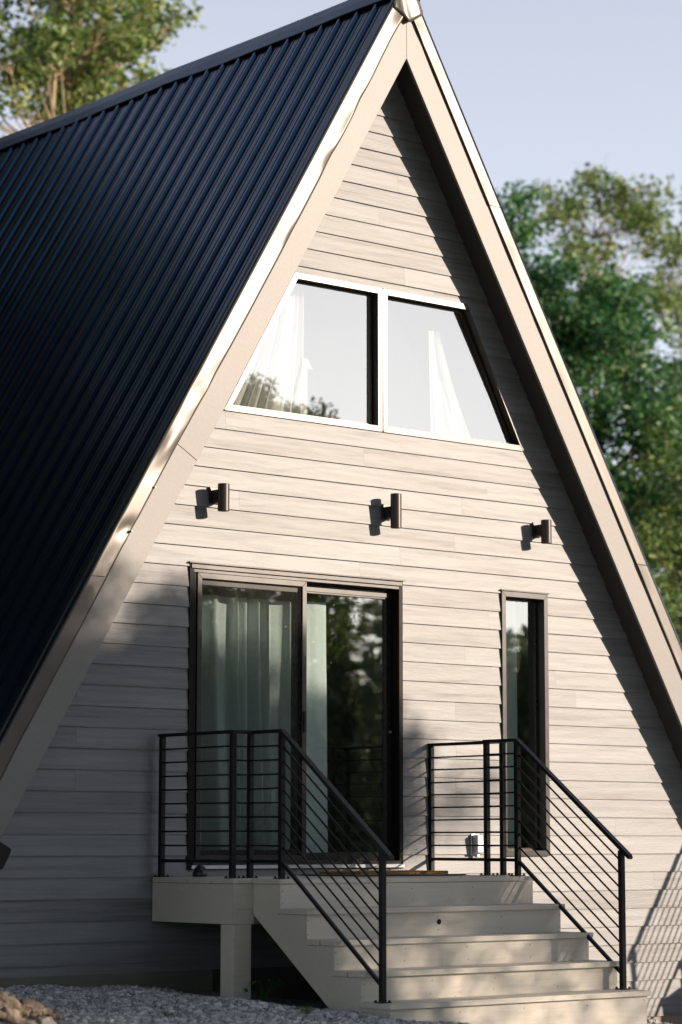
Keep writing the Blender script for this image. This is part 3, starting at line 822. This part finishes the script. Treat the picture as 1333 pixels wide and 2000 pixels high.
# ------------------------------------------------------------------ gravel, rocks, log, plants
def stones(n, xr, yr, smin, smax, name, mat, seed):
    rg = np.random.default_rng(seed)
    base = np.array([(-1, -1, -0.6), (1, -1, -0.6), (1, 1, -0.6), (-1, 1, -0.6), (-0.8, -0.9, 0.7), (0.9, -0.7, 0.6), (0.7, 0.9, 0.75), (-0.9, 0.7, 0.55)])
    fc = np.array([(0, 3, 2, 1), (4, 5, 6, 7), (0, 1, 5, 4), (1, 2, 6, 5), (2, 3, 7, 6), (3, 0, 4, 7)])
    V = []; F = []
    for i in range(n):
        x, y = rg.uniform(*xr), rg.uniform(*yr)
        if y > -0.03: continue
        if -2.12 < x < 0.36 and y > -2.47: continue
        sz = smin + (smax - smin) * rg.random() ** 2.5
        b = base * (1 + rg.normal(0, 0.22, (8, 3))) * sz * np.array([1, rg.uniform(0.6, 1), rg.uniform(0.5, 0.9)])
        a, c = rg.uniform(0, 6.28), rg.uniform(-0.6, 0.6)
        Rz = np.array([[math.cos(a), -math.sin(a), 0], [math.sin(a), math.cos(a), 0], [0, 0, 1]])
        Rx = np.array([[1, 0, 0], [0, math.cos(c), -math.sin(c)], [0, math.sin(c), math.cos(c)]])
        b = b @ Rx.T @ Rz.T + np.array([x, y, gz(x, y) + 0.012 * math.sin(x * 3.1 + y * 1.7) + 0.008 * math.sin(x * 7.3 - y * 5.1) + sz * 0.15])
        F += [tuple(f + len(V) * 1 for f in q) for q in fc]; V += [tuple(p) for p in b]
    mb = MB(); mb.v = V; mb.f = F
    return mb.build(name, mat)
tag(stones(26000, (-5.6, -0.6), (-4.2, 0.0), 0.005, 0.022, 'gravel', M['gravel'], 1), 'loose pale grey gravel stones in front of the cabin', 'gravel', kind='stuff')
tag(stones(3500, (0.3, 4.0), (-1.6, 0.0), 0.006, 0.022, 'gravel', M['gravel'], 2), 'gravel strip along the foundation right of the porch steps', 'gravel', kind='stuff')

def rock(loc, size, label, seed, mat):
    import bmesh
    from mathutils import noise as mn
    b = bmesh.new(); bmesh.ops.create_icosphere(b, subdivisions=4, radius=1)
    for v in b.verts:
        p = v.co.copy(); d = 1 + 0.35 * mn.noise(p * 1.1 + Vector((seed, 0, 0))) + 0.12 * mn.noise(p * 3.1 + Vector((0, seed, 0))) + 0.04 * mn.noise(p * 8)
        q = p * d
        for ax in range(3): q[ax] = max(-0.72, min(0.72 + 0.1 * mn.noise(p * 2), q[ax]))
        v.co = Vector((q.x * size[0], q.y * size[1], q.z * size[2])) + Vector(loc)
    me = bpy.data.meshes.new('rock'); b.to_mesh(me); b.free(); me.materials.append(mat)
    o = bpy.data.objects.new('rock', me); C.objects.link(o); tag(o, label, 'rock', 'rocks by the driftwood'); return o
rock((-4.66, -2.30, -0.985), (0.075, 0.08, 0.085), 'pale angular rock under the end of the driftwood branch', 3.1, M['rock'])
rock((-4.80, -2.22, -1.02), (0.10, 0.09, 0.05), 'bluish flat rock at the bottom left corner under the driftwood', 8.7, M['rock'])
rock((-4.86, -2.10, -0.83), (0.07, 0.08, 0.07), 'pinkish cream rock above the driftwood at the left edge', 5.2, M['rock'])
# driftwood: gnarly tapered branch with stubs
dw = empty('driftwood', (-4.75, -2.25, -0.92), 'gnarled weathered driftwood branch lying on rocks at the bottom left corner', 'driftwood')
def gnarl(pts, rads, seed, sub=14):
    rg = np.random.default_rng(seed); P = []; Q = []
    for i in range(len(pts) - 1):
        for j in range(sub):
            t = j / sub; a = Vector(pts[i]).lerp(Vector(pts[i + 1]), t) + Vector(rg.normal(0, 0.0012, 3)); P.append(a)
            Q.append((rads[i] + (rads[i + 1] - rads[i]) * t) * rg.uniform(0.96, 1.04))
    P.append(Vector(pts[-1])); Q.append(rads[-1] * 0.6); return P, Q
def roughen(mb, amp, fr, seed):
    from mathutils import noise as mn
    for i, v in enumerate(mb.v):
        p = Vector(v); q = Vector((p.x * fr * 0.45, p.y * fr, p.z * fr * 1.3)) + Vector((seed, 0, 0))
        mb.v[i] = tuple(p + Vector((0.3 * mn.noise(q + Vector((9, 0, 0))), mn.noise(q + Vector((0, 7, 0))), mn.noise(q + Vector((0, 0, 5))))) * amp)
    return mb
mb = MB(); P, Q = gnarl([(-4.98, -2.16, -0.86), (-4.80, -2.22, -0.885), (-4.66, -2.27, -0.905), (-4.575, -2.30, -0.925), (-4.52, -2.33, -0.935)], [0.075, 0.06, 0.035, 0.02, 0.012], 4); mb.tube(P, Q, 40); roughen(mb, 0.05, 14, 3); roughen(mb, 0.018, 45, 5); mb.build('stem', M['wood'], dw, smooth=True)
mb = MB(); P, Q = gnarl([(-4.78, -2.25, -0.86), (-4.70, -2.27, -0.845), (-4.655, -2.25, -0.85)], [0.035, 0.022, 0.012], 5, 8); mb.tube(P, Q, 24); roughen(mb, 0.03, 16, 3); roughen(mb, 0.01, 45, 5); mb.build('stub', M['wood'], dw, smooth=True)
mb = MB(); P, Q = gnarl([(-4.90, -2.24, -0.90), (-4.76, -2.32, -0.965), (-4.66, -2.36, -0.99)], [0.04, 0.025, 0.012], 6, 8); mb.tube(P, Q, 24); roughen(mb, 0.03, 16, 3); roughen(mb, 0.01, 45, 5); mb.build('stub', M['wood'], dw, smooth=True)

def leafy_plant(loc, n, h, lw, ll, label, mat, seed, name='leafy_plant', spread=0.12):
    rg = np.random.default_rng(seed); e = empty(name, loc, label, 'plant'); st = MB(); lf = MB()
    for i in range(n):
        a = rg.uniform(0, 6.28); r = rg.uniform(0.2, 1) * spread; hh = h * rg.uniform(0.5, 1)
        p0 = Vector(loc) + Vector((0, 0, -0.01)); p1 = Vector(loc) + Vector((math.cos(a) * r, math.sin(a) * r, hh))
        st.tube([p0, (p0 + p1) / 2 + Vector((0, 0, 0.01)), p1], 0.0025, 5)
        for q in range(3):
            b = a + (q - 1) * 1.0; d = Vector((math.cos(b), math.sin(b), rg.uniform(-0.25, 0.3))).normalized(); sd_ = d.cross(Vector((0, 0, 1))).normalized()
            c = p1; L = ll * rg.uniform(0.7, 1.1); W = lw * rg.uniform(0.7, 1.1); dn = Vector((0, 0, -0.25 * L))
            lf.add([c, c + d * L * 0.4 + sd_ * W, c + d * L + dn, c + d * L * 0.4 - sd_ * W], [(0, 1, 2), (0, 2, 3)])
    st.build('stem', mat, e); lf.build('leaf', mat, e)
leafy_plant((-1.98, -0.97, gz(-2, -0.97)), 16, 0.17, 0.018, 0.06, 'small green leafy plant growing under the stairs beside the porch post', M['leaf_green'], 1, spread=0.17)
leafy_plant((-2.62, -2.25, gz(-2.62, -2.25)), 14, 0.05, 0.008, 0.035, 'tiny green weed in the gravel left of the stair foot', M['leaf_yel'], 2, 'weed', 0.07)
leafy_plant((-3.55, -2.0, gz(-3.55, -2.0)), 10, 0.035, 0.007, 0.025, 'tiny weed in the gravel right of the driftwood', M['leaf_olive'], 3, 'weed', 0.06)

# ------------------------------------------------------------------ trees
def leaves(centres, radii, counts, size, seed, flat=0.7):
    rg = np.random.default_rng(seed); Vs = []
    for c, r, k in zip(centres, radii, counts):
        d = rg.normal(0, 1, (k, 3)); d /= np.linalg.norm(d, axis=1)[:, None]
        rad = rg.random((k, 1)) ** 0.45
        p = np.array(c) + d * rad * r * np.array([1, 1, flat])
        u = rg.normal(0, 1, (k, 3)); u[:, 2] *= 0.7; u /= np.linalg.norm(u, axis=1)[:, None]
        w = rg.normal(0, 1, (k, 3)); w -= (w * u).sum(1)[:, None] * u; w /= np.linalg.norm(w, axis=1)[:, None]
        L = size * rg.uniform(0.6, 1.25, (k, 1)); Wd = L * rg.uniform(0.38, 0.6, (k, 1))
        Vs.append(np.stack([p, p + u * L * 0.5 + w * Wd * 0.5, p + u * L, p + u * L * 0.5 - w * Wd * 0.5], 1).reshape(-1, 3))
    V = np.concatenate(Vs); n = len(V) // 4
    me = bpy.data.meshes.new('foliage')
    me.vertices.add(len(V)); me.vertices.foreach_set('co', V.astype(np.float32).ravel())
    me.loops.add(len(V)); me.loops.foreach_set('vertex_index', np.arange(len(V), dtype=np.int32))
    me.polygons.add(n); me.polygons.foreach_set('loop_start', np.arange(0, 4 * n, 4, dtype=np.int32))
    try: me.polygons.foreach_set('loop_total', np.full(n, 4, dtype=np.int32))
    except Exception: pass
    me.update(calc_edges=True); me.validate()
    return me
def tree(name, base, blobs, leafmat, bark, label, seed, size=0.13, dens=1.0, clump=0.55, trunk_r=0.16, lean=(0, 0), cat='tree', group=None, per=170, flat=0.75, trunks=1, extra=None, droop=0.4, jmin=4):
    """blobs: list of (centre, radii(3), n_clumps)"""
    rg = np.random.default_rng(seed); e = empty(name, base, label, cat, group)
    cs = []; rs = []
    for c, rad, n in blobs:
        k = 0
        while k < n:
            d = rg.normal(0, 1, 3); d /= np.linalg.norm(d); q = np.array(c) + d * rg.uniform(0.25, 1.0) ** 0.6 * np.array(rad)
            cs.append(q); rs.append(clump * rg.uniform(0.55, 1.25)); k += 1
    for c_, r_s, k_s in (extra or []): cs.append(np.array(c_)); rs.append(r_s)
    cs = np.array(cs); top = cs[:, 2].max(); cen = cs.mean(0)
    tb = MB()
    spines = []
    for t in range(trunks):
        off = rg.normal(0, 0.5, 2) * (t > 0)
        b0 = Vector(base) + Vector((off[0] * 0.3, off[1] * 0.3, -0.3)); tp = Vector((cen[0] + lean[0] + off[0], cen[1] + lean[1] + off[1], top - 0.25))
        pts = []
        for i in range(13):
            u = i / 12; p = b0.lerp(tp, u); wob = 0.25 * (math.sin(u * 5 + seed + t) - math.sin(seed + t)); pts.append(p + Vector((wob * u ** 0.5, wob * 0.6 * u ** 0.5, 0)))
        rad = [trunk_r * (1 - 0.9 * i / 12) for i in range(13)]
        tb.tube(pts, rad, 8); spines.append((pts, rad))
    for c in cs:
        pts, rad = spines[rg.integers(len(spines))]
        zt = c[2] - rg.uniform(0.3, 0.8) * min(1.0, droop * 2.5) * np.linalg.norm(c[:2] - np.array(cen[:2])) - droop
        j = min(range(len(pts)), key=lambda i: abs(pts[i].z - zt)); j = min(max(j, jmin), 12)
        a = pts[j]; q = Vector(c); m = a.lerp(q, 0.5) + Vector((0, 0, -0.12 * (q - a).length)) + Vector(rg.normal(0, 0.08, 3))
        r0 = min(rad[j] * 0.6, 0.035 + 0.012 * (q - a).length)
        tb.tube([a, a.lerp(m, 0.6), m, m.lerp(q, 0.55) + Vector(rg.normal(0, 0.05, 3)), q], [r0, r0 * 0.8, r0 * 0.6, r0 * 0.4, r0 * 0.15], 5, False)
        for _ in range(3):
            w = q + Vector(rg.normal(0, clump * 0.5, 3)); tb.tube([m.lerp(q, 0.6), w], [r0 * 0.3, 0.004], 4, False)
    tb.build('trunk', bark, e, smooth=True)
    me = leaves(cs, rs, [max(8, int(per * dens * r * r / (clump * clump) * rg.uniform(0.6, 1.3))) for r in rs[:len(rs) - len(extra or [])]] + [k_ for _, _, k_ in (extra or [])], size, seed + 1, flat)
    o = bpy.data.objects.new('crown', me); C.objects.link(o); me.materials.append(leafmat)
    o.parent = e; o.matrix_parent_inverse = Matrix.Translation(e.location).inverted()
    return e
GB = 'trees behind the cabin'
# behind the roof, left
tree('gum_tree', (10.3, 21.2, -0.9), [((11.4, 21.4, 15.2), (2.2, 1.8, 1.8), 40), ((9.3, 21.3, 13.9), (1.2, 1.2, 1.5), 12), ((10.9, 21.8, 13.4), (1.0, 1.0, 0.7), 8)], M['leaf_olive'], M['barkp'],
     'tall tree with pale bark and olive leaves behind the left end of the roof ridge', 21, 0.17, 1.0, 0.50, 0.19, group=GB, per=150, trunks=3)
tree('gum_tree', (12.5, 24.3, -0.9), [((13.6, 23.9, 15.5), (1.6, 1.6, 1.5), 36), ((12.4, 24.2, 13.7), (1.3, 1.0, 1.0), 14)], M['leaf_olive'], M['barkp'],
     'golden olive tree whose crown ends the foliage at the right over the roof ridge', 33, 0.17, 1.0, 0.50, 0.16, group=GB, per=140, trunks=2)
# right side
tree('broadleaf_tree', (22.3, 19.6, -0.9), [((22.3, 19.6, 8.2), (2.5, 2.4, 3.0), 110), ((20.4, 20.6, 9.6), (1.2, 1.4, 2.2), 44), ((22.2, 20.2, 10.7), (1.5, 1.5, 1.2), 34), ((22.9, 18.8, 4.9), (2.2, 2.2, 2.2), 60)], M['leaf_green'], M['barkd'],
     'dense deep green tree right behind the right roof slope', 41, 0.17, 1.0, 0.62, 0.2, group=GB, per=230)
tree('broadleaf_tree', (21.9, 21.6, -0.9), [((21.95, 21.5, 12.0), (0.75, 0.9, 1.7), 24), ((21.0, 21.6, 10.4), (1.0, 1.2, 1.6), 24)], M['leaf_green'], M['barkd'],
     'narrow bright green treetop touching the right roof edge', 47, 0.17, 1.0, 0.50, 0.12, group=GB, per=170)
tree('gum_tree', (28.9, 25.7, -0.9), [((28.8, 25.7, 14.7), (1.9, 1.8, 1.3), 46), ((27.4, 25.7, 13.3), (1.5, 1.4, 1.2), 14), ((29.4, 25.5, 12.2), (1.4, 1.4, 1.4), 18)], M['leaf_olive'], M['barkp'],
     'taller airy olive tree rising behind the deep green tree', 52, 0.18, 0.85, 0.50, 0.15, group=GB, per=110)
tree('gum_tree', (32.2, 25.6, -0.9), [((32.2, 25.6, 13.9), (1.4, 1.6, 2.2), 38), ((32.6, 25.4, 11.0), (1.4, 1.4, 1.8), 24)], M['leaf_olive'], M['barkp'],
     'airy olive tree at the right edge with sky between its leaves', 57, 0.18, 0.9, 0.50, 0.15, group=GB, per=120)
tree('broadleaf_tree', (21.6, 16.0, -0.9), [((21.5, 15.8, 6.6), (1.5, 1.6, 1.6), 34), ((20.6, 15.6, 4.2), (1.8, 1.6, 1.8), 40), ((18.6, 13.8, 3.4), (1.7, 1.6, 1.9), 34)], M['leaf_yel'], M['barkd'],
     'yellow green tree low at the right edge below the deep green crown', 63, 0.15, 1.0, 0.52, 0.13, group=GB, per=150)
# out of frame, added to darken the roof's reflection and block skylight
RING = 'trees around the clearing'
for (x, y, r, h, lab) in [(-10, 19, 5.0, 19.4, 'big dark tree added beyond the roof to darken its reflection, farthest from the ridge line'), (-4.5, 20.5, 5.0, 19.6, 'big dark tree added beyond the roof to darken its reflection, middle of three'), (0.5, 21.5, 4.2, 19.2, 'big dark tree added beyond the roof to darken its reflection, nearest the ridge line'),
                          (-13, 3.5, 4.6, 21, 'very tall dark tree added close to the left side of the cabin to block skylight'), (-19, -2, 5.0, 24, 'tall dark tree added left of the clearing to block skylight, level with the cabin front'), (-25, -17, 6, 26, 'tall dark tree added behind the left of the clearing to block skylight'), (-17, -28, 6.5, 27, 'tall dark tree added straight behind the photographer to block skylight'),
                          (-5.5, -27, 6.5, 28, 'tall dark tree added across the clearing from the left wall corner to block skylight'), (6, -29, 5.8, 26, 'tall dark tree added across the clearing from the porch to block skylight'), (18.5, -5.0, 5.2, 24, 'tall dark tree added right of the second porch to block skylight'), (28, -13, 5.5, 25, 'tall dark tree added at the right end of the clearing to block skylight')]:
    tree('broadleaf_tree', (x, y, gz(x, y)), [((x, y, h * 0.56), (r, r, h * 0.42), 170)], M['leaf_dark'], M['barkd'], lab, int(abs(x * 7 + y * 13)) + 3, 0.5, 1.0, 1.35, 0.3, group=RING, per=300)
# in front of the cabin, behind the camera: shades the lower left of the gable
tree('broadleaf_tree', (8.2, -13, -1.6), [((8.0, -13, 5.15), (3.3, 1.9, 1.40), 300), ((7.4, -13, 4.8), (1.2, 1.2, 0.8), 40), ((11.2, -13, 5.2), (0.6, 0.7, 0.45), 5), ((10.0, -13, 4.0), (0.8, 0.8, 0.4), 16), ((6.0, -13, 4.1), (1.7, 1.3, 0.8), 60), ((5.7, -13, 3.0), (1.3, 1.1, 0.6), 36), ((8.3, -13, 3.35), (0.05, 0.05, 0.02), 1)], M['leaf_yel'], M['barkd'], 'small spreading tree in the clearing that shades the lower left wall', 77, 0.085, 1.0, 0.42, 0.13, group='trees around the clearing', per=360, extra=[((7.1, -13.3, 3.1), 1.1, 1500), ((8.5, -12.9, 3.0), 1.1, 1300), ((9.8, -13, 3.3), 1.0, 2000)], droop=0.08, jmin=9)
tree('broadleaf_tree', (-18.5, -5.5, -1.2), [((-8.5, -7, 13.0), (6, 5, 5.0), 120)], M['leaf_dark'], M['barkd'], 'huge dark tree added left of the clearing, its high crown blocking skylight', 83, 0.45, 1.0, 1.3, 0.3, group='trees around the clearing', per=260)  # unseen canopy added overhead to cut skylight on the gable
tree('broadleaf_tree', (15.5, -9, -2.0), [((11.0, -10, 17.2), (5.5, 4, 4.0), 90)], M['leaf_dark'], M['barkd'], 'huge dark tree added right of the clearing, its high crown blocking skylight', 89, 0.45, 1.0, 1.3, 0.3, group='trees around the clearing', per=240)  # unseen crown added above the sun's path, cutting skylight from the right
tree('broadleaf_tree', (-11.5, 2, -0.9), [((-7.6, 1.5, 13.8), (5.4, 5, 4.2), 120)], M['leaf_dark'], M['barkd'], 'huge dark tree added left of the cabin, its crown above the roof blocking skylight', 95, 0.45, 1.0, 1.3, 0.25, group='trees around the clearing', per=260)  # unseen crown added to darken the left-facing porch sides

hm = MB(); NA = 40  # dark ridge added behind the far wood to close sky gaps in reflections
for i in range(NA + 1):
    a = R(-40 + 150 * i / NA); hh = 6.6 + 0.6 * math.sin(i * 0.7) + 0.6 * math.sin(i * 1.9)
    for d, z in ((84, -6), (96, hh), (150, hh + 2.0), (400, -10)): hm.v.append((math.sin(a) * d, -math.cos(a) * d, z))
for i in range(NA):
    for k in range(3):
        q = i * 4 + k; hm.f.append((q, q + 1, q + 5, q + 4))
tag(hm.build('added_hills', M['hill'], smooth=True), kind='structure')
# far wood seen mirrored in the door and window glass
rg = np.random.default_rng(99); cs = []; rs = []; ct = []
for i in range(300):
    azd = rg.uniform(18, 64); a = R(azd); d = rg.uniform(66, 92); x, y = math.sin(a) * d, -math.cos(a) * d
    el = rg.uniform(4.9, 5.9) if azd < 42.0 else rg.uniform(3.9, 4.75)
    top = (19.7 + d) * math.tan(R(el)); w = rg.uniform(1.5, 2.4)
    for j in range(15):
        t = j / 14; cs.append((x, y, -3 + (top + 3) * (t ** 0.8))); rs.append(w * (1.04 - t) ** 0.8 + 0.05); ct.append(int(24 + 110 * (1 - t)))
me = leaves(cs, rs, ct, 0.5, 5, 0.7); me.materials.append(M['leaf_far']); o = bpy.data.objects.new('far_wood', me)
C.objects.link(o); tag(o, 'dark wooded horizon across the clearing, mirrored in the glass', 'wood', kind='stuff')

cs = []; rs = []; ct = []
for i in range(230):
    a = R(rg.uniform(-75, 95)); d = rg.uniform(55, 85); x, y = math.sin(a) * d, math.cos(a) * d
    top = rg.uniform(3.6, 5.4) * d / 70; w = rg.uniform(2.0, 3.2)
    for j in range(6):
        t = j / 5; cs.append((x, y, -1 + top * t)); rs.append(w * (1.1 - 0.7 * t)); ct.append(int(70 + 60 * (1 - t)))
me = leaves(cs, rs, ct, 0.7, 6, 0.7); me.materials.append(M['leaf_green']); o = bpy.data.objects.new('far_wood', me)
C.objects.link(o); tag(o, 'low green woodland edge far behind the cabin', 'wood', kind='stuff')
